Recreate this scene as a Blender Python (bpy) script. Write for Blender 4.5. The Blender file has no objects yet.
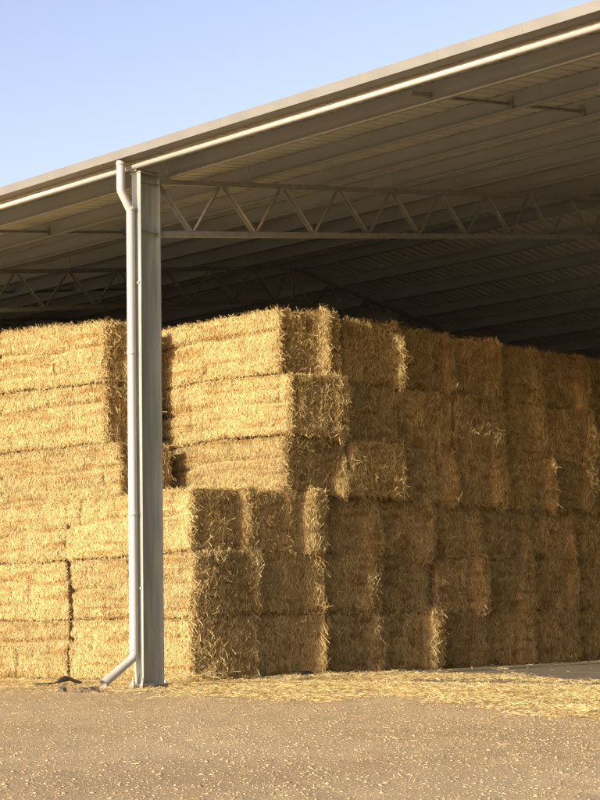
import bpy, math, random
import numpy as np
from mathutils import Vector, Matrix

random.seed(7)
RNG = np.random.default_rng(11)
scene = bpy.context.scene
COL = scene.collection

# ------------------------------------------------------------------ camera
cam_d = bpy.data.cameras.new('camera')
cam = bpy.data.objects.new('camera', cam_d)
COL.objects.link(cam)
_f = Vector((-0.68221989, 0.71954923, 0.12971097))
_r = Vector((0.72387905, 0.68967638, -0.01859074))
_u = Vector((0.10283555, -0.08121208, 0.99137755))
m = Matrix((( _r.x, _u.x, -_f.x, 16.7198), (_r.y, _u.y, -_f.y, -15.4474),
            (_r.z, _u.z, -_f.z, 0.8080), (0, 0, 0, 1)))
cam.matrix_world = m
cam_d.sensor_fit = 'VERTICAL'
cam_d.sensor_height = 36.0
cam_d.sensor_width = 27.0
cam_d.lens = 36.0 * 1673.27 / 800.0
cam_d.clip_end = 3000
scene.camera = cam

# ------------------------------------------------------------------ light
SUN_EL = math.radians(12.0)
SUN_AZ = math.radians(0.6)         # sun stands over -Y
world = bpy.data.worlds.new('World')
scene.world = world
world.use_nodes = True
nt = world.node_tree
nt.nodes.clear()
sky = nt.nodes.new('ShaderNodeTexSky')
sky.sky_type = 'NISHITA'
sky.sun_disc = False
sky.sun_elevation = SUN_EL
sky.sun_rotation = math.pi + SUN_AZ
sky.air_density = 1.0
sky.dust_density = 1.0
sky.ozone_density = 0.3
bg = nt.nodes.new('ShaderNodeBackground')
bg.inputs['Strength'].default_value = 0.135
wo = nt.nodes.new('ShaderNodeOutputWorld')
wb = nt.nodes.new('ShaderNodeMix'); wb.data_type = 'RGBA'; wb.blend_type = 'MULTIPLY'
wb.inputs[0].default_value = 1.0
wb.inputs[7].default_value = (1.06, 0.90, 1.0, 1)      # the photograph's white balance
nt.links.new(sky.outputs[0], wb.inputs[6])
nt.links.new(wb.outputs[2], bg.inputs['Color'])
nt.links.new(bg.outputs[0], wo.inputs['Surface'])

sun_d = bpy.data.lights.new('sun', 'SUN')
sun_d.energy = 3.35
sun_d.angle = math.radians(0.53)
sun_d.color = (1.0, 0.90, 0.72)
sun = bpy.data.objects.new('sun', sun_d)
COL.objects.link(sun)
sdir = Vector((-math.sin(SUN_AZ) * math.cos(SUN_EL), -math.cos(SUN_AZ) * math.cos(SUN_EL), math.sin(SUN_EL)))
sun.rotation_euler = (-sdir).to_track_quat('-Z', 'Y').to_euler()
sun.location = sdir * 60

scene.view_settings.view_transform = 'Standard'
scene.view_settings.look = 'None'
scene.view_settings.exposure = 1.15
scene.view_settings.gamma = 1.0


# ------------------------------------------------------------------ helpers
def mesh_from(name, V, F, smooth=False):
    me = bpy.data.meshes.new(name)
    if isinstance(F, np.ndarray):
        V = np.asarray(V, np.float32)
        n, k = F.shape
        me.vertices.add(len(V))
        me.vertices.foreach_set('co', V.ravel())
        me.loops.add(n * k)
        me.loops.foreach_set('vertex_index', F.astype(np.int32).ravel())
        me.polygons.add(n)
        me.polygons.foreach_set('loop_start', np.arange(0, n * k, k, dtype=np.int32))
        me.polygons.foreach_set('loop_total', np.full(n, k, np.int32))
        me.update(calc_edges=True)
    else:
        me.from_pydata([tuple(v) for v in V], [], F)
        me.update()
    if smooth:
        me.polygons.foreach_set('use_smooth', np.ones(len(me.polygons), bool))
    return me


def link(name, me, mat, parent=None, loc=None):
    o = bpy.data.objects.new(name, me)
    COL.objects.link(o)
    if me is not None and mat is not None and len(me.materials) == 0:
        me.materials.append(mat)
    if parent is not None:
        o.parent = parent
    if loc is not None:
        o.location = loc
    return o


def tag(o, label=None, cat=None, group=None, kind=None):
    if label: o['label'] = label
    if cat: o['category'] = cat
    if group: o['group'] = group
    if kind: o['kind'] = kind
    return o


class MB:
    """collects simple solids into one mesh"""
    def __init__(self):
        self.v, self.f = [], []

    def add(self, V, F):
        b = len(self.v)
        self.v += [tuple(x) for x in V]
        self.f += [tuple(i + b for i in f) for f in F]
        return self

    def box(self, x0, x1, y0, y1, z0, z1):
        V = [(x0, y0, z0), (x1, y0, z0), (x1, y1, z0), (x0, y1, z0), (x0, y0, z1), (x1, y0, z1), (x1, y1, z1), (x0, y1, z1)]
        return self.add(V, [(3, 2, 1, 0), (4, 5, 6, 7), (0, 1, 5, 4), (1, 2, 6, 5), (2, 3, 7, 6), (3, 0, 4, 7)])

    def prism(self, prof, a, b, ux, uy):
        """extrude closed 2D profile (in axes ux, uy) from point a to point b"""
        a, b, ux, uy = Vector(a), Vector(b), Vector(ux), Vector(uy)
        n = len(prof)
        V = [a + ux * p[0] + uy * p[1] for p in prof] + [b + ux * p[0] + uy * p[1] for p in prof]
        F = [(i, (i + 1) % n, n + (i + 1) % n, n + i) for i in range(n)]
        F += [tuple(range(n - 1, -1, -1)), tuple(range(n, 2 * n))]
        return self.add(V, F)

    def tube(self, pts, r, seg=14, cap=True):
        pts = [Vector(p) for p in pts]
        rings = []
        for i, p in enumerate(pts):
            if i == 0: t = pts[1] - p
            elif i == len(pts) - 1: t = p - pts[i - 1]
            else: t = (pts[i + 1] - p).normalized() + (p - pts[i - 1]).normalized()
            t.normalize()
            ref = Vector((1, 0, 0)) if abs(t.x) < .9 else Vector((0, 0, 1))
            e1 = t.cross(ref).normalized(); e2 = t.cross(e1)
            rr = r[i] if isinstance(r, (list, tuple)) else r
            rings.append([p + (e1 * math.cos(2 * math.pi * k / seg) + e2 * math.sin(2 * math.pi * k / seg)) * rr for k in range(seg)])
        V = [v for ring in rings for v in ring]
        F = []
        for i in range(len(rings) - 1):
            for k in range(seg):
                F.append((i * seg + k, i * seg + (k + 1) % seg, (i + 1) * seg + (k + 1) % seg, (i + 1) * seg + k))
        if cap:
            F += [tuple(range(seg - 1, -1, -1)), tuple(range(len(V) - seg, len(V)))]
        return self.add(V, F)

    def mesh(self, name, smooth=False):
        return mesh_from(name, self.v, self.f, smooth)

    def build(self, name, mat, parent=None, loc=None, smooth=False):
        return link(name, self.mesh(name, smooth), mat, parent, loc)


def vnoise(P, seed=0):
    """value noise, P (n,3) -> (n,) in -1..1"""
    P = np.asarray(P, float)
    i = np.floor(P).astype(np.int64)
    f = P - i
    f = f * f * (3 - 2 * f)
    def h(ix, iy, iz):
        n = (ix * 374761393 + iy * 668265263 + iz * 2147483647 + seed * 1274126177) & 0xFFFFFFFF
        n = ((n ^ (n >> 13)) * 1274126177) & 0xFFFFFFFF
        n = (n ^ (n >> 16)) & 0xFFFF
        return n / 32767.5 - 1
    r = 0
    for dx in (0, 1):
        for dy in (0, 1):
            for dz in (0, 1):
                w = (f[:, 0] if dx else 1 - f[:, 0]) * (f[:, 1] if dy else 1 - f[:, 1]) * (f[:, 2] if dz else 1 - f[:, 2])
                r = r + w * h(i[:, 0] + dx, i[:, 1] + dy, i[:, 2] + dz)
    return r


def fbm(P, seed=0, oct=3):
    P = np.asarray(P, float)
    r, a, s = 0, 1.0, 1.0
    for k in range(oct):
        r = r + a * vnoise(P * s, seed + k * 17)
        a *= .5; s *= 2.03
    return r / 1.75


def sstep(a, b, x):
    t = np.clip((x - a) / (b - a), 0, 1)
    return t * t * (3 - 2 * t)


# ------------------------------------------------------------------ materials
def new_mat(name):
    mt = bpy.data.materials.new(name)
    mt.use_nodes = True
    n = mt.node_tree.nodes
    return mt, n, mt.node_tree.links, n['Principled BSDF']


def ramp(n, stops):
    r = n.new('ShaderNodeValToRGB')
    e = r.color_ramp.elements
    while len(e) < len(stops): e.new(.5)
    for i, (p, c) in enumerate(stops):
        e[i].position = p; e[i].color = (*c, 1)
    return r


def mat_straw(name, dark, mid, light, island=True):
    mt, n, l, b = new_mat(name)
    geo = n.new('ShaderNodeNewGeometry')
    oi = n.new('ShaderNodeObjectInfo')
    tc = n.new('ShaderNodeTexCoord')
    if island:
        r = ramp(n, [(0, dark), (.22, [(a + c) / 2 for a, c in zip(dark, mid)]), (.55, mid), (1, light)])
        l.new(geo.outputs['Random Per Island'], r.inputs[0])
    else:
        mp = n.new('ShaderNodeMapping'); mp.inputs['Scale'].default_value = (70, 70, 14)
        ns = n.new('ShaderNodeTexNoise'); ns.inputs['Scale'].default_value = 1; ns.inputs['Detail'].default_value = 3
        l.new(tc.outputs['Object'], mp.inputs[0]); l.new(mp.outputs[0], ns.inputs['Vector'])
        r = ramp(n, [(.3, dark), (.5, mid), (.75, light)])
        l.new(ns.outputs[0], r.inputs[0])
        bp = n.new('ShaderNodeBump'); bp.inputs['Strength'].default_value = .9; bp.inputs['Distance'].default_value = .02
        l.new(ns.outputs[0], bp.inputs['Height']); l.new(bp.outputs[0], b.inputs['Normal'])
    # patches of weathering and a different tone for every bale
    ns2 = n.new('ShaderNodeTexNoise'); ns2.inputs['Scale'].default_value = 2.6; ns2.inputs['Detail'].default_value = 4
    l.new(geo.outputs['Position'], ns2.inputs['Vector'])
    hs = n.new('ShaderNodeHueSaturation')
    mr = n.new('ShaderNodeMapRange'); mr.inputs[1].default_value = .3; mr.inputs[2].default_value = .7
    mr.inputs[3].default_value = .86; mr.inputs[4].default_value = 1.1
    l.new(ns2.outputs[0], mr.inputs[0])
    mo = n.new('ShaderNodeMapRange'); mo.inputs[3].default_value = .82; mo.inputs[4].default_value = 1.12
    l.new(oi.outputs['Random'], mo.inputs[0])
    mu = n.new('ShaderNodeMath'); mu.operation = 'MULTIPLY'
    l.new(mr.outputs[0], mu.inputs[0]); l.new(mo.outputs[0], mu.inputs[1])
    l.new(mu.outputs[0], hs.inputs['Value'])
    mp3 = n.new('ShaderNodeMapping'); mp3.inputs['Scale'].default_value = (.9, 3.0, 11.0)
    ns3 = n.new('ShaderNodeTexNoise'); ns3.inputs['Scale'].default_value = 1.0; ns3.inputs['Detail'].default_value = 2.5
    l.new(tc.outputs['Object'], mp3.inputs[0])
    of = n.new('ShaderNodeVectorMath'); of.operation = 'ADD'
    l.new(mp3.outputs[0], of.inputs[0]); l.new(oi.outputs['Location'], of.inputs[1]); l.new(of.outputs[0], ns3.inputs['Vector'])
    r3 = ramp(n, [(.50, (0, 0, 0)), (.70, (1, 1, 1))])
    l.new(ns3.outputs[0], r3.inputs[0])
    mx3 = n.new('ShaderNodeMix'); mx3.data_type = 'RGBA'; mx3.blend_type = 'MULTIPLY'
    mx3.inputs[7].default_value = (.72, .60, .46, 1)
    l.new(r3.outputs[0], mx3.inputs[0]); l.new(r.outputs[0], mx3.inputs[6])
    l.new(mx3.outputs[2], hs.inputs['Color'])
    l.new(hs.outputs[0], b.inputs['Base Color'])
    b.inputs['Roughness'].default_value = .55
    b.inputs['Specular IOR Level'].default_value = .3
    return mt


M_STRAW = mat_straw('straw', (.22, .135, .048), (.56, .43, .178), (.83, .70, .365))
M_CORE = mat_straw('straw_core', (.16, .10, .038), (.36, .265, .11), (.55, .43, .20), island=False)
M_LITTER = mat_straw('straw_litter', (.36, .255, .10), (.64, .505, .225), (.80, .69, .37))


def mat_metal(name, col, metallic, rough, var=.12, scale=30, bump=0.0, streak=False):
    mt, n, l, b = new_mat(name)
    tc = n.new('ShaderNodeTexCoord')
    mp = n.new('ShaderNodeMapping')
    if streak: mp.inputs['Scale'].default_value = (1, 1, .08)
    ns = n.new('ShaderNodeTexNoise'); ns.inputs['Scale'].default_value = scale; ns.inputs['Detail'].default_value = 5
    l.new(tc.outputs['Object'], mp.inputs[0]); l.new(mp.outputs[0], ns.inputs['Vector'])
    r = ramp(n, [(.3, [c * (1 - var) for c in col]), (.7, [min(1, c * (1 + var)) for c in col])])
    l.new(ns.outputs[0], r.inputs[0])
    l.new(r.outputs[0], b.inputs['Base Color'])
    b.inputs['Metallic'].default_value = metallic
    mr = n.new('ShaderNodeMapRange'); mr.inputs[3].default_value = rough - .1; mr.inputs[4].default_value = rough + .12
    l.new(ns.outputs[0], mr.inputs[0]); l.new(mr.outputs[0], b.inputs['Roughness'])
    if bump:
        bp = n.new('ShaderNodeBump'); bp.inputs['Strength'].default_value = bump; bp.inputs['Distance'].default_value = .004
        l.new(ns.outputs[0], bp.inputs['Height']); l.new(bp.outputs[0], b.inputs['Normal'])
    return mt


M_GALV = mat_metal('galvanised_steel', (.39, .42, .37), .45, .5, .2, 14, streak=True)
M_PURLIN = mat_metal('purlin_steel', (.32, .335, .325), .3, .5, .06, 2)
M_SHEET = mat_metal('roof_sheet_steel', (.60, .61, .56), .4, .45, .08, 2)
M_TRUSS = mat_metal('truss_steel', (.29, .295, .27), .15, .5, .15, 9)
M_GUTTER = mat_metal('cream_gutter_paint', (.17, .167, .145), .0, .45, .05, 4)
M_TUBE = mat_metal('cream_tube_paint', (.50, .49, .45), .0, .3, .05, 4)
M_PIPE = mat_metal('cream_pipe_paint', (.42, .415, .39), .0, .4, .06, 5, streak=True)
M_DARKWALL = mat_metal('dark_wall_sheet', (.05, .05, .046), .0, .6, .1, 3)  # for the unseen walls, toned dark to cut bounce light on the roof
M_BLACK = mat_metal('black_plastic', (.02, .02, .022), .0, .35, .3, 20)


def mat_concrete():
    mt, n, l, b = new_mat('concrete')
    geo = n.new('ShaderNodeNewGeometry')
    n1 = n.new('ShaderNodeTexNoise'); n1.inputs['Scale'].default_value = 1.3; n1.inputs['Detail'].default_value = 8
    n2 = n.new('ShaderNodeTexNoise'); n2.inputs['Scale'].default_value = 40; n2.inputs['Detail'].default_value = 4
    l.new(geo.outputs['Position'], n1.inputs['Vector']); l.new(geo.outputs['Position'], n2.inputs['Vector'])
    r = ramp(n, [(.3, (.17, .135, .085)), (.7, (.28, .235, .155))])
    l.new(n1.outputs[0], r.inputs[0]); l.new(r.outputs[0], b.inputs['Base Color'])
    b.inputs['Roughness'].default_value = .85
    bp = n.new('ShaderNodeBump'); bp.inputs['Strength'].default_value = .4; bp.inputs['Distance'].default_value = .006
    l.new(n2.outputs[0], bp.inputs['Height']); l.new(bp.outputs[0], b.inputs['Normal'])
    return mt


def mat_yard():
    mt, n, l, b = new_mat('gravel_yard')
    geo = n.new('ShaderNodeNewGeometry')
    n1 = n.new('ShaderNodeTexNoise'); n1.inputs['Scale'].default_value = .45; n1.inputs['Detail'].default_value = 7
    n2 = n.new('ShaderNodeTexNoise'); n2.inputs['Scale'].default_value = 60; n2.inputs['Detail'].default_value = 6; n2.inputs['Roughness'].default_value = .7
    vo = n.new('ShaderNodeTexNoise'); vo.inputs['Scale'].default_value = 19; vo.inputs['Detail'].default_value = 8; vo.inputs['Roughness'].default_value = .65
    for x in (n1, n2, vo): l.new(geo.outputs['Position'], x.inputs['Vector'])
    r1 = ramp(n, [(.3, (.54, .385, .195)), (.5, (.63, .46, .24)), (.7, (.69, .52, .285))])
    l.new(n1.outputs[0], r1.inputs[0])
    r2 = ramp(n, [(.28, (.50, .48, .45)), (.5, (.95, .95, .95)), (.72, (1.2, 1.18, 1.12))])
    l.new(n2.outputs[0], r2.inputs[0])
    mx = n.new('ShaderNodeMix'); mx.data_type = 'RGBA'; mx.blend_type = 'MULTIPLY'; mx.inputs[0].default_value = 1
    l.new(r1.outputs[0], mx.inputs[6]); l.new(r2.outputs[0], mx.inputs[7])
    l.new(mx.outputs[2], b.inputs['Base Color'])
    b.inputs['Roughness'].default_value = .9
    b.inputs['Specular IOR Level'].default_value = .2
    ad = n.new('ShaderNodeMath'); ad.operation = 'ADD'
    l.new(n2.outputs[0], ad.inputs[0]); l.new(vo.outputs[0], ad.inputs[1])
    bp = n.new('ShaderNodeBump'); bp.inputs['Strength'].default_value = .9; bp.inputs['Distance'].default_value = .016
    l.new(ad.outputs[0], bp.inputs['Height']); l.new(bp.outputs[0], b.inputs['Normal'])
    return mt


def mat_stone(name, stops):
    mt, n, l, b = new_mat(name)
    geo = n.new('ShaderNodeNewGeometry')
    r = ramp(n, stops)
    l.new(geo.outputs['Random Per Island'], r.inputs[0]); l.new(r.outputs[0], b.inputs['Base Color'])
    b.inputs['Roughness'].default_value = .85
    return mt


M_CONC = mat_concrete()
M_YARD = mat_yard()
M_PEB = mat_stone('pebbles', [(0, (.26, .18, .088)), (.35, (.39, .285, .15)), (.9, (.48, .355, .195)), (1, (.56, .435, .26))])
M_CLOD = mat_stone('clod', [(0, (.10, .08, .055)), (1, (.15, .12, .085))])

# ------------------------------------------------------------------ ground
def yard_height(x, y):
    P = np.stack([x * .83 + y * .56, y * .83 - x * .56, np.zeros_like(x)], 1)
    z = .012 * fbm(P * .5, 3, 2) + .007 * fbm(P * 3.1, 5, 2) + .007 * vnoise(P * 7.0, 8) * (.6 + .5 * vnoise(P * 1.3, 12))
    fade = np.minimum(sstep(-9.0, -7.0, x), 1 - sstep(13.5, 15.0, x)) * np.minimum(sstep(-15.5, -14.5, y), 1 - sstep(.0, .9, y))
    return z * fade - .016 - .01 * (1 - fade)

gx = np.arange(-9, 15.001, .045); gy = np.arange(-15.5, 1.2001, .045)
xx, yy = np.meshgrid(gx, gy, indexing='ij')
V = np.stack([xx.ravel(), yy.ravel(), yard_height(xx.ravel(), yy.ravel())], 1)
nx_, ny_ = len(gx), len(gy)
ii, jj = np.meshgrid(np.arange(nx_ - 1), np.arange(ny_ - 1), indexing='ij')
a = (ii * ny_ + jj).ravel()
F = np.stack([a, a + ny_, a + ny_ + 1, a + 1], 1)
# outer skirt out to the horizon
x0, x1, y0, y1 = gx[0], gx[-1], gy[0], gy[-1]
B = 1200
sk = [(x0, y0), (x1, y0), (x1, y1), (x0, y1), (-B, -B), (B, -B), (B, B), (-B, B)]
nb = len(V)
V = np.concatenate([V, np.array([(x, y, -.026) for x, y in sk])])
F = np.concatenate([F, np.array([(0, 4, 5, 1), (1, 5, 6, 2), (2, 6, 7, 3), (3, 7, 4, 0)]) + nb])
yard = link('gravel_yard', mesh_from('gravel_yard', V, F, True), M_YARD)
tag(yard, kind='structure')

# floor slab under the shed
fs = MB().box(-21.5, 31, .98, 19.4, -.2, -.002)
floor = fs.build('concrete_floor', M_CONC); tag(floor, kind='structure')


def pebbles(name, x, y, s, mat, z=None):
    n = len(x)
    base = np.array([(1, 0, 0), (0, 1, 0), (-1, 0, 0), (0, -1, 0), (0, 0, .8), (0, 0, -.6)], float)
    tri = np.array([(0, 1, 4), (1, 2, 4), (2, 3, 4), (3, 0, 4), (1, 0, 5), (2, 1, 5), (3, 2, 5), (0, 3, 5)])
    V = base[None] * (1 + RNG.uniform(-.35, .35, (n, 6, 3)))
    an = RNG.uniform(0, 6.28, n)
    c, sn = np.cos(an)[:, None], np.sin(an)[:, None]
    vx, vy = V[..., 0].copy(), V[..., 1].copy()
    V[..., 0] = (c * vx - sn * vy) * RNG.uniform(.7, 1.3, n)[:, None]; V[..., 1] = sn * vx + c * vy
    V[..., 2] *= RNG.uniform(.5, .95, n)[:, None]
    V *= s[:, None, None]
    V[..., 0] += x[:, None]; V[..., 1] += y[:, None]
    V[..., 2] += (yard_height(x, y) if z is None else z)[:, None] + s[:, None] * .02
    F = tri[None] + (np.arange(n) * 6)[:, None, None]
    return mesh_from(name, V.reshape(-1, 3), F.reshape(-1, 3))


# pebbles over the yard in front of the shed
N = 210000
px = RNG.uniform(-4, 14, N); py = RNG.uniform(-13, -.2, N)
# keep the wedge of yard between shed and viewer, denser close by
d = np.hypot(px - 16.7, py + 15.4)
u = (-(px - 16.72) * .682 + (py + 15.45) * .7195)
side = np.abs((px - 16.72) * .7239 + (py + 15.45) * .6897)
keep = (side < .26 * u + .8) & (u > 5) & (RNG.random(N) < np.clip(1.25 - u / 26, .25, 1)) & (fbm(np.stack([px * .9, py * .9, 0 * px], 1), 77) > -.75)
px, py = px[keep], py[keep]
ps = np.clip(RNG.lognormal(math.log(.0046), .5, len(px)), .0025, .017)
peb = link('loose_gravel', pebbles('loose_gravel', px, py, ps, M_PEB), M_PEB)
tag(peb, 'loose tan gravel and grit strewn over the yard', 'gravel', kind='stuff')


# ------------------------------------------------------------------ straw
def blades(C, D, S, L, W, bend=None):
    """flat straws: centre, direction, side vector, length, width. One bent strip of two quads each if bend is given."""
    n = len(C)
    L = L[:, None]; W = W[:, None]
    if bend is None:
        V = np.stack([C - D * L / 2 - S * W / 2, C - D * L / 2 + S * W / 2, C + D * L / 2 + S * W / 2, C + D * L / 2 - S * W / 2], 1)
        F = np.array([(0, 1, 2, 3)])[None] + (np.arange(n) * 4)[:, None, None]
        return V.reshape(-1, 3), F.reshape(-1, 4)
    a = C - D * L / 2; b = C + bend * L * .12; c = C + D * L / 2 - bend * L * .18
    V = np.stack([a - S * W / 2, a + S * W / 2, b - S * W / 2, b + S * W / 2, c - S * W / 2, c + S * W / 2], 1)
    F = np.array([(0, 1, 3, 2), (2, 3, 5, 4)])[None] + (np.arange(n) * 6)[:, None, None]
    return V.reshape(-1, 3), F.reshape(-1, 4)


def nrm(a):
    return a / np.maximum(np.linalg.norm(a, axis=-1, keepdims=True), 1e-9)


def pile_field(Wp):
    """the whole pile sags and leans a little: a smooth offset shared by touching bales"""
    g = np.clip(Wp[:, 2:3] / .7, 0, 1)
    Z = np.zeros(len(Wp))
    dz = .038 * vnoise(np.stack([Wp[:, 0] * .8, Wp[:, 1] * .8, Wp[:, 2] * .5], 1), 61) + .014 * vnoise(np.stack([Wp[:, 0] * 2.4, Wp[:, 1] * 2.4, Wp[:, 2] * .9], 1), 62)
    dy = .045 * vnoise(np.stack([Wp[:, 0] * .7, Z, Wp[:, 2] * 1.0], 1), 63)
    dx = .05 * vnoise(np.stack([Z, Wp[:, 1] * .6, Wp[:, 2] * 1.1], 1), 64)
    return np.stack([dx, dy, dz], 1) * g


class BaleShape:
    """a big square bale, long axis X; rounded box with flakes, string grooves and bulges"""
    def __init__(self, L, W, H, seed, groove, loose):
        self.h = np.array([L / 2, W / 2, H / 2]); self.seed = seed
        r = np.random.default_rng(seed)
        self.gz = r.uniform(-.02, .16) * H if groove else None
        self.gd = r.uniform(.08, .15)
        self.gz2 = r.uniform(-.34, -.2) * H if r.random() < .45 else None
        self.off = r.uniform(-50, 50, 3)
        self.s0 = r.uniform(.56, .74); self.amp = loose * r.choice([.7, 1.0, 1.2, 1.5, 1.8]) * r.uniform(.85, 1.15); self.flare = r.uniform(-.2, 1.0)
        self.str = [(-.36 + .72 * k / 4) * W + r.uniform(-.03, .03) for k in range(5)]
        self.tilt = r.uniform(-.05, .05)
        self.fl = np.sort(np.concatenate([[-.1, 1.1], np.linspace(.1, .9, 7) + r.uniform(-.05, .05, 7)])); self.fo = r.uniform(-.028, .028, 8)
        self.r = r.uniform(.05, .085); self.rw = r.uniform(.10, .24)

    def surf(self, P):
        h, rr = self.h, self.r
        Q = np.clip(P, -(h - rr), h - rr)
        n = nrm(P - Q)
        S = Q + rr * n
        A = S + self.off
        self.g = np.zeros(len(P))
        d = .032 * fbm(A * np.array([1.1, 1.6, 2.4]), self.seed % 97, 2) + .016 * fbm(A * 6.0, self.seed % 89 + 3, 2) - .012
        # long sides: lengthwise groove
        wy = np.clip(np.abs(n[:, 1]) * 1.6 - .4, 0, 1)
        if self.gz is not None:
            for gz, gd in ((self.gz, self.gd), (self.gz2, self.gd * .6)):
                if gz is None: continue
                zc = gz + .04 * vnoise(np.stack([A[:, 0] * 1.7, A[:, 1] * 0, A[:, 2] * 0], 1), 5)
                k = .68 + .42 * vnoise(np.stack([A[:, 0] * 3.0, 0 * A[:, 0], 0 * A[:, 0]], 1), 9)
                e_ = wy * k * np.exp(-((S[:, 2] - zc) / .04) ** 2)
                d -= gd * e_; self.g = np.maximum(self.g, np.clip(e_, 0, 1) * min(1, gd / .07))
        pit = wy * sstep(.52, .8, vnoise(A * np.array([5.5, 5.5, 6.5]), 71))
        d -= .05 * pit; self.g = np.maximum(self.g, pit * .8)
        # gentle belly between the grooves
        d += wy * .018 * np.cos(S[:, 2] / h[2] * 1.5)
        # ends: strings pull grooves, the last flake hangs loose
        wx = np.clip(np.abs(n[:, 0]) * 1.6 - .4, 0, 1)
        wob = .02 * vnoise(np.stack([A[:, 2] * 2.2, A[:, 1], A[:, 0] * 0], 1), 31)
        for ys in self.str:
            d -= wx * .032 * np.exp(-((S[:, 1] + wob - ys) / .02) ** 2)
        s = (S[:, 1] + wob * 2) / (2 * h[1]) + .5
        zn = S[:, 2] / (2 * h[2]) + .5
        d += wx * self.amp * (1 + self.flare * (.5 - zn)) * sstep(self.s0, self.s0 + self.rw, s) * (1 - .75 * sstep(.93, 1.0, s))
        fi = np.clip(np.searchsorted(self.fl, s) - 1, 0, 7)
        lo_, hi_ = self.fl[fi], self.fl[np.minimum(fi + 1, 8)]
        tt = np.clip((s - lo_) / (hi_ - lo_ + 1e-9), 0, 1)
        d += wx * self.fo[fi] * np.sin(np.pi * tt) ** .6
        d += wx * (.02 * np.cos(s * 3.1 * 2 - 3.1) + self.tilt * (s - .5))
        return S + n * d[:, None], n

    def core(self):
        h = self.h
        res = .05
        VV, FF, base = [], [], 0
        for ax in range(3):
            o = [k for k in range(3) if k != ax]
            for sg in (-1, 1):
                n1 = max(2, int(2 * h[o[0]] / res)); n2 = max(2, int(2 * h[o[1]] / res))
                u, v = np.meshgrid(np.linspace(-1, 1, n1 + 1), np.linspace(-1, 1, n2 + 1), indexing='ij')
                P = np.zeros((u.size, 3)); P[:, ax] = sg * h[ax]
                P[:, o[0]] = u.ravel() * h[o[0]]; P[:, o[1]] = v.ravel() * h[o[1]]
                i, j = np.meshgrid(np.arange(n1), np.arange(n2), indexing='ij')
                a = (i * (n2 + 1) + j).ravel()
                f = np.stack([a, a + n2 + 1, a + n2 + 2, a + 1], 1)
                if (sg > 0) == (ax == 1): f = f[:, ::-1]
                VV.append(P); FF.append(f + base); base += len(P)
        S, _ = self.surf(np.concatenate(VV))
        S[:, 2] += h[2]
        return S, np.concatenate(FF)

    def straws(self, spec, rng):
        """spec: list of (face axis, sign, count, len range, spread, lift)"""
        VV, FF, base = [], [], 0
        h = self.h
        for ax, sg, cnt, l0, l1, spread, lift, wid in spec:
            o = [k for k in range(3) if k != ax]
            P = np.zeros((cnt, 3)); P[:, ax] = sg * h[ax]
            P[:, o[0]] = rng.uniform(-1, 1, cnt) * h[o[0]]; P[:, o[1]] = rng.uniform(-1, 1, cnt) * h[o[1]]
            S, n = self.surf(P)
            kk = rng.random(cnt) > .92 * self.g
            P, S, n = P[kk], S[kk], n[kk]; cnt = len(P)
            up = np.array([0, 0, 1.0]) if ax != 2 else np.array([0, 1.0, 0])
            t1 = nrm(up - n * (n @ up)[:, None])
            t2 = np.cross(n, t1)
            # local lie of the straw drifts over the face
            drift = .35 * vnoise((P + self.off) * 3.3, 41)
            th = rng.normal(0, spread, cnt) + drift
            ln = rng.uniform(l0, l1, cnt) * rng.choice([1, 1, 1, 1.5], cnt)
            out = np.abs(rng.normal(0, lift, cnt)) * rng.choice([-1, 1], cnt)
            D = nrm(t1 * np.cos(th)[:, None] + t2 * np.sin(th)[:, None] + n * out[:, None])
            ro = rng.uniform(-1.1, 1.1, cnt)
            s0 = nrm(np.cross(D, n)); s1 = np.cross(D, s0)
            sd = s0 * np.cos(ro)[:, None] + s1 * np.sin(ro)[:, None]
            C = S + n * (rng.uniform(-.004, .016, cnt) + np.abs(out) * ln * .35)[:, None]
            v, f = blades(C, D, sd, ln, rng.uniform(.6, 1.25, cnt) * wid)
            VV.append(v); FF.append(f + base); base += len(v)
        return VV, FF, base

    def fringe(self, edges, rng, VV, FF, base):
        """longer bent straws that stick out along chosen edges: (axis along, fixed axes signs dict, count, outward dir)"""
        h = self.h
        for along, fixed, cnt, outd, lr in edges:
            P = np.zeros((cnt, 3))
            P[:, along] = rng.uniform(-1, 1, cnt) * h[along]
            for k, sgn in fixed.items(): P[:, k] = sgn * (h[k] - np.abs(rng.normal(0, .03, cnt)))
            S, n = self.surf(P * 1.0001)
            D = nrm(np.asarray(outd)[None] + rng.normal(0, .55, (cnt, 3)))
            ln = rng.uniform(lr[0], lr[1], cnt)
            C = S + D * (ln * .28)[:, None]
            sd = nrm(np.cross(D, rng.normal(0, 1, (cnt, 3))))
            bend = nrm(np.cross(D, sd))
            bend = np.where(bend[:, 2:3] < 0, -bend, bend)
            v, f = blades(C, D, sd, ln, rng.uniform(.0028, .0055, cnt), bend)
            VV.append(v); FF.append(f + base); base += len(v)
        return base


ORD = ['first', 'second', 'third', 'fourth', 'fifth', 'sixth', 'seventh', 'eighth', 'ninth', 'tenth']
seed_n = [100]


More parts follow.
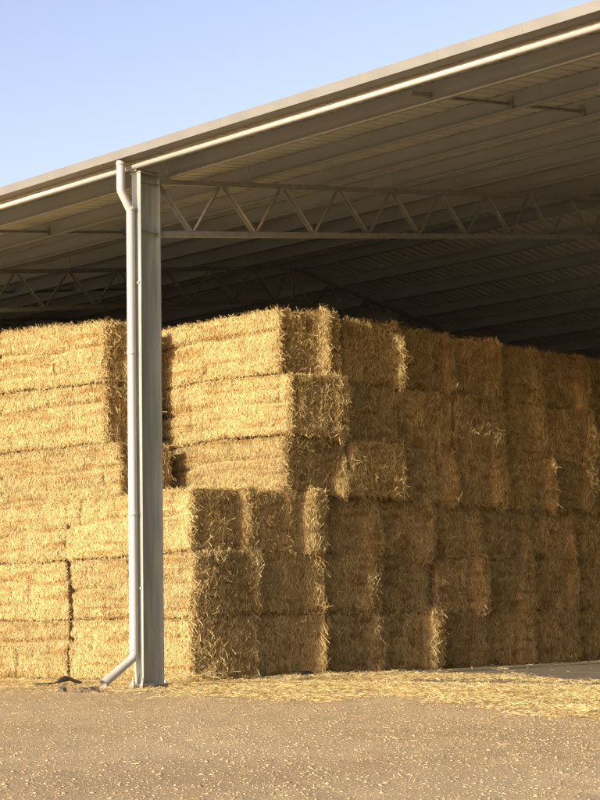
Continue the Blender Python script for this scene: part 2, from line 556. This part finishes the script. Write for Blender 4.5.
def make_bale(cx, cy, z0, L, W, H, label, group, front=0, end=0, topfr=False, groove=True, loose=.07, rot=None, wedge=None):
    def lean(V):
        if wedge is not None:
            V[:, 2] += np.clip((L / 2 - V[:, 0]) / L, 0, 1) * (wedge[0] + (wedge[1] - wedge[0]) * V[:, 2] / H)
        return V
    seed_n[0] += 1
    sd = seed_n[0]
    rng = np.random.default_rng(sd)
    b = BaleShape(L, W, H, sd, groove, loose)
    V, F = b.core()
    V = lean(V)
    V = V + pile_field(V + np.array([cx, cy, z0]))
    o = link('straw_bale', mesh_from('straw_bale', V, F, True), M_CORE, None, (cx, cy, z0))
    o.rotation_euler.z = rng.normal(0, .006) if rot is None else rot
    tag(o, label, 'straw bale', group)
    spec = []
    if front: spec.append((1, -1, front, .02, .07, .7, .24, .0043))
    if end: spec.append((0, 1, end, .03, .14, .62, .34, .0044))
    if front: spec.append((0, 1, 0, .05, .1, .5, .1, .006)) if not end else None
    VV, FF, base = b.straws(spec, rng)
    ed = []
    if front and end: ed += [(2, {0: 1, 1: -1}, 300, (.5, -.3, -.6), (.04, .17))]
    if end: ed += [(2, {0: 1, 1: 1}, 130, (.45, -.05, -.85), (.05, .22)), (1, {0: 1, 2: -1}, 130, (.4, 0, -.85), (.05, .18))]
    if end and topfr: ed += [(1, {0: 1, 2: 1}, 260, (.25, 0, .8), (.05, .16))]
    if end: ed += [(1, {0: 1, 2: 1}, 90, (.6, 0, -.5), (.05, .18))]
    if front and topfr: ed += [(0, {1: -1, 2: 1}, 420, (0, -.3, .8), (.04, .13))]
    if front: ed += [(0, {1: -1, 2: -1}, 420, (0, -.6, -.6), (.03, .10)), (0, {1: -1, 2: 1}, 420, (0, -.6, .45), (.03, .10))]
    base = b.fringe(ed, rng, VV, FF, base)
    V = np.concatenate(VV); V[:, 2] += b.h[2]
    V = lean(V)
    V = V + pile_field(V + np.array([cx, cy, z0]))
    s = link('loose_straw', mesh_from('loose_straw', V, np.concatenate(FF)), M_STRAW, o)
    s['kind'] = 'stuff'
    return o


W_, H_ = 1.294, .87
ROW3 = ['bottom', 'middle', 'top']
G_LOW = 'straw bales of the lower tier'
G_UP = 'straw bales of the upper tier'
# lower tier, three rows; its front face lies on Y = 0 and its shaded face on X = 0
for k in range(3):
    jit = [0.0, 0.02, -.01][k]
    for j in range(9):
        L = 2.64
        if j == 0:
            lab = f'sunlit corner bale beside the steel column, {ROW3[k]} row of lower tier'
        else:
            lab = f'shaded straw bale end, lower tier {ROW3[k]} row, {ORD[j]} from the sunlit corner'
        rj = np.random.default_rng(900 + k * 20 + j)
        make_bale(-L / 2 - .01 + jit * .5 + rj.normal(0, .045), (j + .5) * W_ + rj.normal(0, .012), k * H_ + .004, L, W_ - .03, H_ - .016, lab, G_LOW,
                  front=18500 if j == 0 else 0, end=6800 if j < 6 else 5000, topfr=(k == 2), loose=.10)
    make_bale(-2.70 - 1.34 + [0, .03, .0][k], .5 * W_ + [.03, 0, .02][k], k * H_ + .004, 2.62, W_ - .012, H_ - .008,
              f'sunlit straw bale across the dark upright gap from the column, lower tier {ROW3[k]} row', G_LOW, front=18500, end=0, topfr=(k == 2))
# upper tier, right block: set back behind a ledge
ZU = [2.614, 3.462, 4.385]; HU = [.845, .92, .945]
for k in range(3):
    for j in range(8):
        L = 2.5 if k == 0 or j else 2.82
        if j == 0:
            lab = f'sunlit corner bale of the set-back upper block above the ledge, {ROW3[k]} row'
        else:
            lab = f'shaded straw bale end, upper tier {ROW3[k]} row, {ORD[j]} from its sunlit corner'
        rj = np.random.default_rng(1900 + k * 20 + j)
        make_bale(.09 - L / 2 + ([.04, .02, -.14][k] if j == 0 else [.05, .05, .0][k]) + rj.normal(0, .045), 1.72 + (j + .5) * W_ + rj.normal(0, .012), ZU[k], L, W_ - .03, HU[k] - .016, lab, G_UP,
                  front=18500 if j == 0 else 0, end=6800 if j < 5 else 5000, topfr=(k == 2), loose=.13 if (k == 2 and j == 0) else .10)
# upper tier, left block
for k in range(3):
    LL = [2.92, 2.6, 2.6][k]
    make_bale(-4.97 + LL / 2 + [0, .02, .0][k], .45 + .5, ZU[k] - [0, .01, .02][k], LL, 1.0, HU[k] - .016 - .01 * k,
              f'sunlit straw bale of the upper block without a ledge in front, {ROW3[k]} row', G_UP, front=18500, end=2600, topfr=(k == 2), loose=.05, wedge=(.06 * k, .06 * (k + 1)))
    make_bale(-5.02 - 1.31, .50 + .5 * W_, ZU[k] - [0, .01, .02][k], 2.6, W_ - .012, HU[k] - .016 - .01 * k,
              f'straw bale at the far end of the upper tier front, {ROW3[k]} row', G_UP, front=4000, end=0, topfr=(k == 2))
    make_bale(-5.40 - 1.31, .5 * W_ + .03, k * H_ + .004, 2.62, W_ - .012, H_ - .008,
              f'straw bale at the far end of the lower tier front, {ROW3[k]} row', G_LOW, front=4000, end=0, topfr=False)

# unseen bales added to darken the roof space: front run on, pile run back
pb = BaleShape(2.6, W_ - .012, H_ - .008, 77, True, .05)
PV, PF = pb.core()
plain = mesh_from('straw_bale', PV, PF, True)


def unseen_bale(x, y, z, label, group):
    o = link('straw_bale', plain, M_CORE, None, (x, y, z))
    o.rotation_euler.z = random.gauss(0, .006) + (math.pi if random.random() < .5 else 0)
    tag(o, label, 'straw bale', group)


for k in range(6):
    for i in range(5):
        unseen_bale(-8.05 - 1.33 - i * 2.65, (.05 if k < 3 else .5) + .5 * W_, k * H_ + .004 + (.06 if k > 3 else 0), 'unseen straw bale added to the long front past the far end of the pile', 'unseen bales added beyond the pile front')
for k in range(6):
    for j in range(9 if k < 3 else 8, 14):
        unseen_bale(-1.33, (1.72 if k > 2 else 0) + (j + .5) * W_, k * H_ + .004 + (.1 if k > 3 else 0), 'unseen straw bale added at the far inner end of the long shaded stack', 'unseen bales added at the inner end of the stack')

# ------------------------------------------------------------------ straw litter on the ground
def in_poly(x, y, poly):
    r = np.zeros(len(x), bool)
    n = len(poly)
    for i in range(n):
        xa, ya = poly[i]; xb, yb = poly[(i + 1) % n]
        c = ((ya > y) != (yb > y)) & (x < (xb - xa) * (y - ya) / (yb - ya + 1e-12) + xa)
        r ^= c
    return r


def litter(name, x, y, l0, l1, thick, label, wid=(.0028, .0055)):
    n = len(x)
    an = RNG.uniform(0, 6.283, n)
    D = nrm(np.stack([np.cos(an), np.sin(an), RNG.normal(0, .16, n)], 1))
    S = nrm(np.cross(D, np.stack([RNG.normal(0, .7, n), RNG.normal(0, .7, n), np.ones(n)], 1)))
    ln = np.where(RNG.random(n) < .5, RNG.uniform(.008, .03, n), RNG.uniform(l0, l1, n))
    zz = np.where(y > .95, 0.0, yard_height(x, y))
    C = np.stack([x, y, zz + .006 + np.abs(D[:, 2]) * ln * .5 + RNG.random(n) ** 2 * thick], 1)
    v, f = blades(C, D, S, ln, RNG.uniform(wid[0], wid[1], n))
    o = link(name, mesh_from(name, v, f), M_LITTER)
    tag(o, label, 'straw litter', kind='stuff')
    return o


poly = [(.15, -.3), (1.5, -2.3), (3.7, -2.75), (5.1, -3.3), (5.2, -2.3), (6.1, -2.5), (7.2, -3.35), (9.3, -4.1), (12.5, -5.3),
        (12.5, -3.6), (8.0, -.9), (5.6, 1.2), (4.4, 2.15), (3.4, 2.8), (1.9, 2.8), (.1, 3.6)]
n = 560000
lx = RNG.uniform(0, 12.5, n); ly = RNG.uniform(-5.5, 4, n)
P3 = np.stack([lx, ly, 0 * lx], 1)
wx_ = lx + .6 * fbm(P3 * 1.6, 301, 3) + RNG.normal(0, .12, n); wy_ = ly + .6 * fbm(P3 * 1.6, 302, 3) + RNG.normal(0, .16, n)
dn = .62 + 1.0 * fbm(P3 * np.array([1.0, 1.7, 1]), 303, 4)
dn = dn * np.where((lx < 1.4), .8, 1)
kp = in_poly(wx_, wy_, poly) & (RNG.random(n) < np.clip(dn, .05, 1))
litter('straw_litter', lx[kp], ly[kp], .02, .10, .03, 'thick golden straw litter spread on the ground beside the shaded bales')
n = 110000
lx = RNG.uniform(-7, 3.2, n); ly = -np.abs(RNG.normal(0, 1.25, n)) - .02
P3 = np.stack([lx, ly, 0 * lx], 1)
kp = (RNG.random(n) < np.clip(.5 + .8 * fbm(P3 * 1.3, 311, 3), .06, 1)) & (lx + .4 * ly < 2.6)
litter('straw_litter', lx[kp], ly[kp], .02, .09, .02, 'straw scattered along the foot of the sunlit bales and column')
n = 6500
lx = RNG.uniform(-3, 14, n); ly = RNG.uniform(-12, -2, n)
P3 = np.stack([lx, ly, 0 * lx], 1)
kp = RNG.random(n) < np.clip(.35 + .9 * fbm(P3 * .8, 321, 3), .02, 1) * np.clip(1 + (ly + 2) / 9, .12, 1)
litter('straw_litter', lx[kp], ly[kp], .02, .075, .004, 'single straws blown out across the gravel yard')
n = 2600
lx = RNG.uniform(.05, 5, n); ly = RNG.uniform(2, 12, n)
kp = RNG.random(n) < np.exp(-lx / 1.1)
litter('straw_litter', lx[kp], ly[kp], .05, .2, .015, 'dull loose straw fallen on the concrete along the shaded bales')
# heap at the foot of the sunlit corner
n = 1800
lx = .15 + RNG.normal(0, .28, n); ly = -.25 + RNG.normal(0, .3, n)
litter('straw_heap', lx, ly, .06, .2, .14, 'little heap of loose straw at the foot of the sunlit corner')

# ------------------------------------------------------------------ shed
shed = link('open_fronted_shed', None, None, None, (0, 0, 0))
tag(shed, 'open fronted steel hay shed with cream gutter, lattice trusses and one slim column', 'shed')
TAN = .15045
ZC, Y0, RIDGE, YB = 6.375, -1.5637, 8.9, 19.4
BAYS = [1.095 + 7.6 * k for k in range(-3, 4)]
XL, XR = BAYS[0] - .3, BAYS[-1] + 1.2


def zs(y):   # height of the truss top chord centre
    return ZC + TAN * (y - Y0) if y <= RIDGE else ZC + TAN * (RIDGE - Y0) - TAN * (y - RIDGE)


SL = Vector((0, 1, TAN)).normalized(); SN = Vector((0, -TAN, 1)).normalized()
SLb = Vector((0, 1, -TAN)).normalized(); SNb = Vector((0, TAN, 1)).normalized()

# roof sheets, trapezoidal ribs along the slope
def sheet_mesh(name, ya, yb):
    za, zb = zs(ya) + .268, zs(yb) + .268
    prof = []
    for k in range(4):
        b = k * .19
        prof += [(b, 0), (b + .14, 0), (b + .152, .028), (b + .178, .028)]
    prof += [(.76, 0), (.785, 0)]
    n = len(prof)
    V = [(x, ya, za + z) for x, z in prof] + [(x, yb, zb + z) for x, z in prof]
    F = [(i, i + 1, n + i + 1, n + i) for i in range(n - 1)]
    return mesh_from(name, V, F)


me_n = sheet_mesh('roof_sheet', -2.06, RIDGE); me_f = sheet_mesh('roof_sheet', RIDGE, YB + .3)
ns_ = int((XR - XL) / .76)
for i in range(ns_):
    for me in (me_n, me_f):
        link('roof_sheet', me, M_SHEET, shed, (XL + i * .76, 0, .0035 * (i % 2)))
rc = MB().prism([(-.3, -.045), (0, 0), (.3, -.045), (.3, -.035), (0, .012), (-.3, -.035)], (XL, RIDGE, zs(RIDGE) + .325), (XR, RIDGE, zs(RIDGE) + .325), (0, 1, 0), (0, 0, 1))
rc.build('ridge_cap', M_SHEET, shed)

# purlins: cold formed channels, one length per bay
def purlin_mesh(name, length, far=False):
    t, h, w, lip = .006, .226, .065, .02
    prof = [(0, 0), (w, 0), (w, lip), (w - t, lip), (w - t, t), (t, t), (t, h - t), (w - t, h - t), (w - t, h - lip), (w, h - lip), (w, h), (0, h)]
    sl, sn = (SLb, SNb) if far else (SL, SN)
    if not far: prof = [(0, t), (0, h), (w, h), (w, h - lip), (w - t, h - lip), (w - t, h - t), (t, h - t), (t, 0), (-w, 0), (-w, lip), (t - w, lip), (t - w, t)]
    if far: prof = [(w - a, b) for a, b in prof][::-1]
    return MB().prism(prof, (0, 0, 0), (length, 0, 0), sl, sn).mesh(name)


near_y = [-1.36 + 1.5 * k for k in range(7)]
far_y = [9.15 + 1.24 * k for k in range(9)]
xs = [XL] + BAYS[1:-1] + [XR]
for a_, b_ in zip(xs[:-1], xs[1:]):
    pn = purlin_mesh('purlin', b_ - a_ - .012); pf = purlin_mesh('purlin', b_ - a_ - .012, True)
    for y in near_y: link('purlin', pn, M_PURLIN, shed, (a_ + .006, y, zs(y) + .037))
    for y in far_y: link('purlin', pf, M_PURLIN, shed, (a_ + .006, y, zs(y) + .037))

# bridging bars between the purlins with cleats
bar = MB().prism([(-.025, -.025), (.025, -.025), (.025, -.019), (-.019, -.019), (-.019, .025), (-.025, .025)],
                 SL * .07, SL * 1.5, (1, 0, 0), SN).mesh('bridging_bar')
cleat = MB().box(-.045, .045, -.008, -.002, -.085, .085).mesh('cleat')
for bx in (20.2, 12.9, 5.45, -3.3, -10.2, -17.6):
    for y in near_y[:-1]:
        o = link('bridging_bar', bar, M_TRUSS, shed, (bx, y, zs(y) + .135))
        link('cleat', cleat, M_TRUSS, o, (0, 1.5 * SL.y - .006, 1.5 * SL.z))
    for y in near_y[:1]:
        o = link('bridging_bar', MB().prism([(-.025, -.025), (.025, -.025), (.025, .025), (-.025, .025)], SL * -.36, SL * -.01, (1, 0, 0), SN).mesh('bridging_bar'), M_TRUSS, shed, (bx, y, zs(y) + .135))
        link('cleat', cleat, M_TRUSS, o, (0, 0, 0))

# trusses
DEP = .682
def angle_prof(s, t): return [(0, 0), (s, 0), (s, t), (t, t), (t, s), (0, s)]


def chord(name, x, dz, s, parent):
    mb = MB()
    ya, yb = Y0 - .02, YB - .1
    pr = [(-s / 2, -s / 2), (s / 2, -s / 2), (s / 2, s / 2), (-s / 2, s / 2)]
    mb.prism(pr, (0, ya, zs(ya) + dz), (0, RIDGE, zs(RIDGE) + dz), (1, 0, 0), SN)
    mb.prism(pr, (0, RIDGE, zs(RIDGE) + dz), (0, yb, zs(yb) + dz), (1, 0, 0), SNb)
    return mb.build(name, M_TRUSS, parent)


panel = (RIDGE - Y0) / 9
def bars(ya, sgn):
    out = []
    for k in range(9):
        y0 = ya + sgn * panel * k
        ym = y0 + sgn * panel * .53
        out.append(((y0 + sgn * .04, 0), (ym - sgn * .03, 1)))
        out.append(((ym + sgn * .05, 1), (y0 + sgn * (panel - .03), 0)))
    return out


BB = bars(Y0, 1) + bars(RIDGE + (RIDGE - Y0), -1)
for bi, bx in enumerate(BAYS):
    tr = link('roof_truss', None, None, shed, (bx, 0, 0))
    chord('top_chord', bx, 0, .066, tr)
    chord('bottom_chord', bx, -DEP, .072, tr)
    if bi == 0:
        web_me = []
        for (pa, ka), (pb, kb) in BB:
            A = Vector((0, pa, zs(pa) - (.035 if ka == 0 else DEP - .035))); Bv = Vector((0, pb, zs(pb) - (.035 if kb == 0 else DEP - .035)))
            d_ = (Bv - A).normalized()
            n_ = Vector((1, 0, 0)); e_ = d_.cross(n_)
            web_me.append(MB().prism([(p[0] - .025, p[1] - .025) for p in angle_prof(.05, .007)], A, Bv, n_, e_).mesh('web_bar'))
        kp_me = MB().box(-.025, .025, RIDGE - .025, RIDGE + .025, zs(RIDGE) - DEP + .036, zs(RIDGE) - .033).mesh('king_post')
    for me in web_me:
        link('web_bar', me, M_TRUSS, tr)
    link('king_post', kp_me, M_TRUSS, tr)

# columns: I section, web in the truss plane
def column(bx, detail):
    mb = MB()
    yi, yo = Y0, Y0 - .335
    hw = .083
    top = zs(Y0) + .05
    ft, wt = .012, .0085
    prof = [(-hw, yo), (hw, yo), (hw, yo + ft), (wt / 2, yo + ft), (wt / 2, yi - ft), (hw, yi - ft), (hw, yi), (-hw, yi), (-hw, yi - ft), (-wt / 2, yi - ft), (-wt / 2, yo + ft), (-hw, yo + ft)]
    mb.prism(prof, (0, 0, .065), (0, 0, top), (1, 0, 0), (0, 1, 0))
    c = mb.build('column', M_GALV, shed, (bx, 0, 0))
    if not detail: return c
    link('cap_plate', MB().box(-.095, .095, yo - .012, yi + .012, top + .001, top + .016).mesh('cap_plate'), M_GALV, c)
    link('base_plate', MB().box(-.115, .115, yo - .045, yi + .03, .046, .064).mesh('base_plate'), M_GALV, c)
    pl = MB().box(-.125, .125, yo - .055, yi + .04, -.25, .0455)
    link('plinth', pl.mesh('plinth'), M_CONC, c)
    bolt = MB().tube([(0, 0, 0), (0, 0, .028)], .016, 6).tube([(0, 0, .028), (0, 0, .07)], .009, 8).mesh('anchor_bolt')
    for sx in (-.085, .085):
        for y in (yo - .024, yi + .0145):
            link('anchor_bolt', bolt, M_GALV, c, (sx, y, .0645))
    # gusset fin and web stiffener level with the bottom chord
    link('stiffener', MB().box(.006, .078, yo + .014, yi - .014, zs(Y0) - DEP - .006, zs(Y0) - DEP + .004).mesh('stiffener'), M_GALV, c)
    link('stiffener', MB().box(.006, .078, yo + .014, yi - .014, zs(Y0) - .055, zs(Y0) - .045).mesh('stiffener'), M_GALV, c)
    link('end_plate', MB().box(-.07, .07, yi + .001, yi + .013, zs(Y0) - DEP - .09, zs(Y0) - DEP + .09).mesh('end_plate'), M_GALV, c)
    for sx in (-.05, .05):
        for dz in (-.055, .055):
            link('bolt', MB().tube([(sx, yi + .013, zs(Y0) - DEP + dz), (sx, yi + .03, zs(Y0) - DEP + dz)], .014, 6).mesh('bolt'), M_GALV, c)
            link('bolt', MB().tube([(sx, yi - ft, zs(Y0) - DEP + dz), (sx, yi - ft - .018, zs(Y0) - DEP + dz)], .014, 6).mesh('bolt'), M_GALV, c)
    link('gusset_plate', MB().prism([(0, 0), (.1, 0), (0, .13)], (-.004, yo - .001, .065), (.004, yo - .001, .065), (0, -.36, 0), (0, 0, 1)).mesh('gusset_plate'), M_GALV, c)
    return c


for k, bx in enumerate(BAYS):
    column(bx, abs(bx - 1.095) < .1)

# box gutter in short lengths: front, bottom and back folded
GY0, GY1, GZ0, GZ1 = -2.20, -1.995, 6.553, 6.668
glen = 1.09
t = .006
gp = [(GY0, GZ1), (GY0, GZ0), (GY1, GZ0), (GY1, 6.566), (GY1 - t, 6.566), (GY1 - t, GZ0 + t), (GY0 + t, GZ0 + t), (GY0 + t, GZ1 - .012), (GY0 + .02, GZ1 - .012), (GY0 + .02, GZ1)]
g_me = MB().prism(gp, (0, 0, 0), (glen - .006, 0, 0), (0, 1, 0), (0, 0, 1)).mesh('gutter_length')
j_me = MB().prism([(GY0 - .0022, GZ1 + .001), (GY0 - .0022, GZ0 - .0022), (GY1, GZ0 - .0022), (GY1, GZ0 - .0002), (GY0 - .0002, GZ0 - .0002), (GY0 - .0002, GZ1 + .001)],
                  (-.018, 0, 0), (.012, 0, 0), (0, 1, 0), (0, 0, 1)).mesh('joint_cover')
gx0 = 1.85 - glen * round((1.85 - XL) / glen)
k = 0
while gx0 + (k + 1) * glen < XR:
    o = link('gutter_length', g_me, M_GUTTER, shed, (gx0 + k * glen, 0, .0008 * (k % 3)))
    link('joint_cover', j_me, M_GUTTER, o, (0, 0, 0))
    k += 1
# round eave tube behind the gutter, carried on the column heads
for a_, b_ in zip(xs[:-1], xs[1:]):
    MB().tube([(a_ + .004, -1.952, 6.505), (b_ - .004, -1.952, 6.505)], .041, 20).build('eave_tube', M_TUBE, shed, smooth=True)
for bx in BAYS:
    MB().box(bx - .05, bx + .05, -1.94, Y0 - .02, 6.4445, 6.479).build('tube_bracket', M_TRUSS, shed)

# downpipe: offset under the gutter, straight run on the flange, kicked shoe at the bottom
pxp = 1.075
pts = [(pxp - .02, -2.118, 6.551), (pxp - .02, -2.118, 6.20), (pxp - .018, -2.112, 6.165), (pxp - .01, -2.0, 5.985), (pxp - .008, -1.972, 5.94),
       (pxp, -1.97, 3.0), (pxp + .01, -1.972, .42), (pxp + .01, -2.0, .365), (pxp + .03, -2.47, .085)]
pipe = MB().tube(pts, .054, 20, cap=False).build('downpipe', M_PIPE, shed, smooth=True)
for zz in (5.93, 4.1, 2.1, .46):
    MB().tube([(pxp + (.005 if zz < 3 else -.004), -1.9715, zz), (pxp + (.005 if zz < 3 else -.004), -1.9715, zz + .05)], .058, 20).build('pipe_socket', M_PIPE, pipe, smooth=True)
MB().tube([(pxp - .02, -2.118, 6.49), (pxp - .02, -2.118, 6.5515)], .0585, 20).build('pipe_socket', M_PIPE, pipe, smooth=True)
for zz in (5.0, 1.2):
    MB().box(pxp - .075, pxp + .08, -1.915, -1.9, zz, zz + .03).build('pipe_clip', M_PIPE, pipe)

# closed back and far end of the shed
wall = MB()
def corr(n0, n1, f):
    return f
me = bpy.data.meshes.new('back_wall')
xsn = np.arange(XL, XR, .095)
V = []; F = []
for i, x in enumerate(xsn):
    yy_ = YB + .28 + (.03 if i % 2 else 0)
    V += [(x, yy_, 0), (x, yy_, zs(YB) + .15)]
    if i: F.append((2 * i - 2, 2 * i, 2 * i + 1, 2 * i - 1))
link('back_wall', mesh_from('back_wall', V, F), M_DARKWALL, shed)
V = [(XL - .02, -1.2, 0), (XL - .02, YB + .3, 0), (XL - .02, YB + .3, zs(YB) + .2), (XL - .02, RIDGE, zs(RIDGE) + .24), (XL - .02, -1.2, zs(-1.2) + .24)]
V2 = [(x - .04, y, z) for x, y, z in V]
for ex in (0, XR - XL + .06): link('end_wall', mesh_from('end_wall', [(x + ex, y, z) for x, y, z in V + V2], [(0, 1, 2, 3, 4), (9, 8, 7, 6, 5), (0, 5, 6, 1), (1, 6, 7, 2), (2, 7, 8, 3), (3, 8, 9, 4), (4, 9, 5, 0)]), M_DARKWALL, shed)  # second end wall is unseen, added to shut out sky light

# ------------------------------------------------------------------ odds and ends on the ground
def scrap(x, y, rz, lx_, ly_, lift, label):
    nx, ny = 14, 8
    V = []
    rs = random.Random(int(x * 100))
    for i in range(nx + 1):
        for j in range(ny + 1):
            u, v = i / nx - .5, j / ny - .5
            w = ly_ * (1 - .7 * abs(u * 2) ** 1.6)
            z = .012 + lift * math.exp(-((u - .18) / .22) ** 2) * (1 - (v * 1.6) ** 2) + .012 * math.sin(u * 17 + v * 5) + rs.uniform(0, .008)
            V.append((u * lx_, v * w + .06 * math.sin(u * 5), z))
    F = [(i * (ny + 1) + j, (i + 1) * (ny + 1) + j, (i + 1) * (ny + 1) + j + 1, i * (ny + 1) + j + 1) for i in range(nx) for j in range(ny)]
    o = link('plastic_scrap', mesh_from('plastic_scrap', V, F, True), M_BLACK, None, (x, y, -.006))
    o.rotation_euler.z = rz
    md = o.modifiers.new('thick', 'SOLIDIFY'); md.thickness = .006
    tag(o, label, 'plastic scrap', 'black plastic scraps at the foot of the bales')


scrap(-1.3, -1.25, .75, .62, .26, .10, 'crumpled black plastic scrap on straw in front of the sunlit bales')
scrap(.24, 1.85, 1.35, .75, .22, .07, 'black plastic scrap tucked under the shaded bale ends')
scrap(.20, 2.9, 1.5, .55, .14, .03, 'small flat black plastic scrap beside the tucked one')


def clod(x, y, s, sd, label):
    r = np.random.default_rng(sd)
    V, F = [], []
    nu, nv = 12, 8
    for j in range(nv + 1):
        for i in range(nu):
            a, b = 2 * math.pi * i / nu, math.pi * j / nv
            V.append((math.cos(a) * math.sin(b), math.sin(a) * math.sin(b), math.cos(b)))
    V = np.array(V)
    k = 1 + .75 * fbm(V * 2.3 + sd * 7.1, sd, 3)
    V = V * k[:, None] * np.array([s * r.uniform(.9, 1.5), s, s * r.uniform(.5, .75)])
    for j in range(nv):
        for i in range(nu):
            F.append((j * nu + i, j * nu + (i + 1) % nu, (j + 1) * nu + (i + 1) % nu, (j + 1) * nu + i))
    o = link('dirt_clod', mesh_from('dirt_clod', V, F), M_CLOD, None, (x, y, s * .3 - .01))
    tag(o, label, 'clod', 'dark clods by the pipe outlet')


for i_, (x, y, sz, lab) in enumerate([
        (1.02, -2.56, .085, 'biggest dark earth clod against the mouth of the downpipe'),
        (.86, -2.60, .06, 'dark earth clod touching the biggest one by the downpipe'),
        (.80, -2.47, .05, 'dark clod behind the biggest one by the downpipe'),
        (.70, -2.56, .045, 'small clod in the middle of the dark rubble by the downpipe'),
        (.52, -2.62, .03, 'flat dark clod on the straw short of the downpipe'),
        (.36, -2.50, .055, 'dark clod of the pair lying farthest from the downpipe mouth'),
        (.26, -2.44, .04, 'smaller dark clod of the pair farthest from the downpipe mouth')]):
    clod(x, y, sz, 3 + i_, lab)
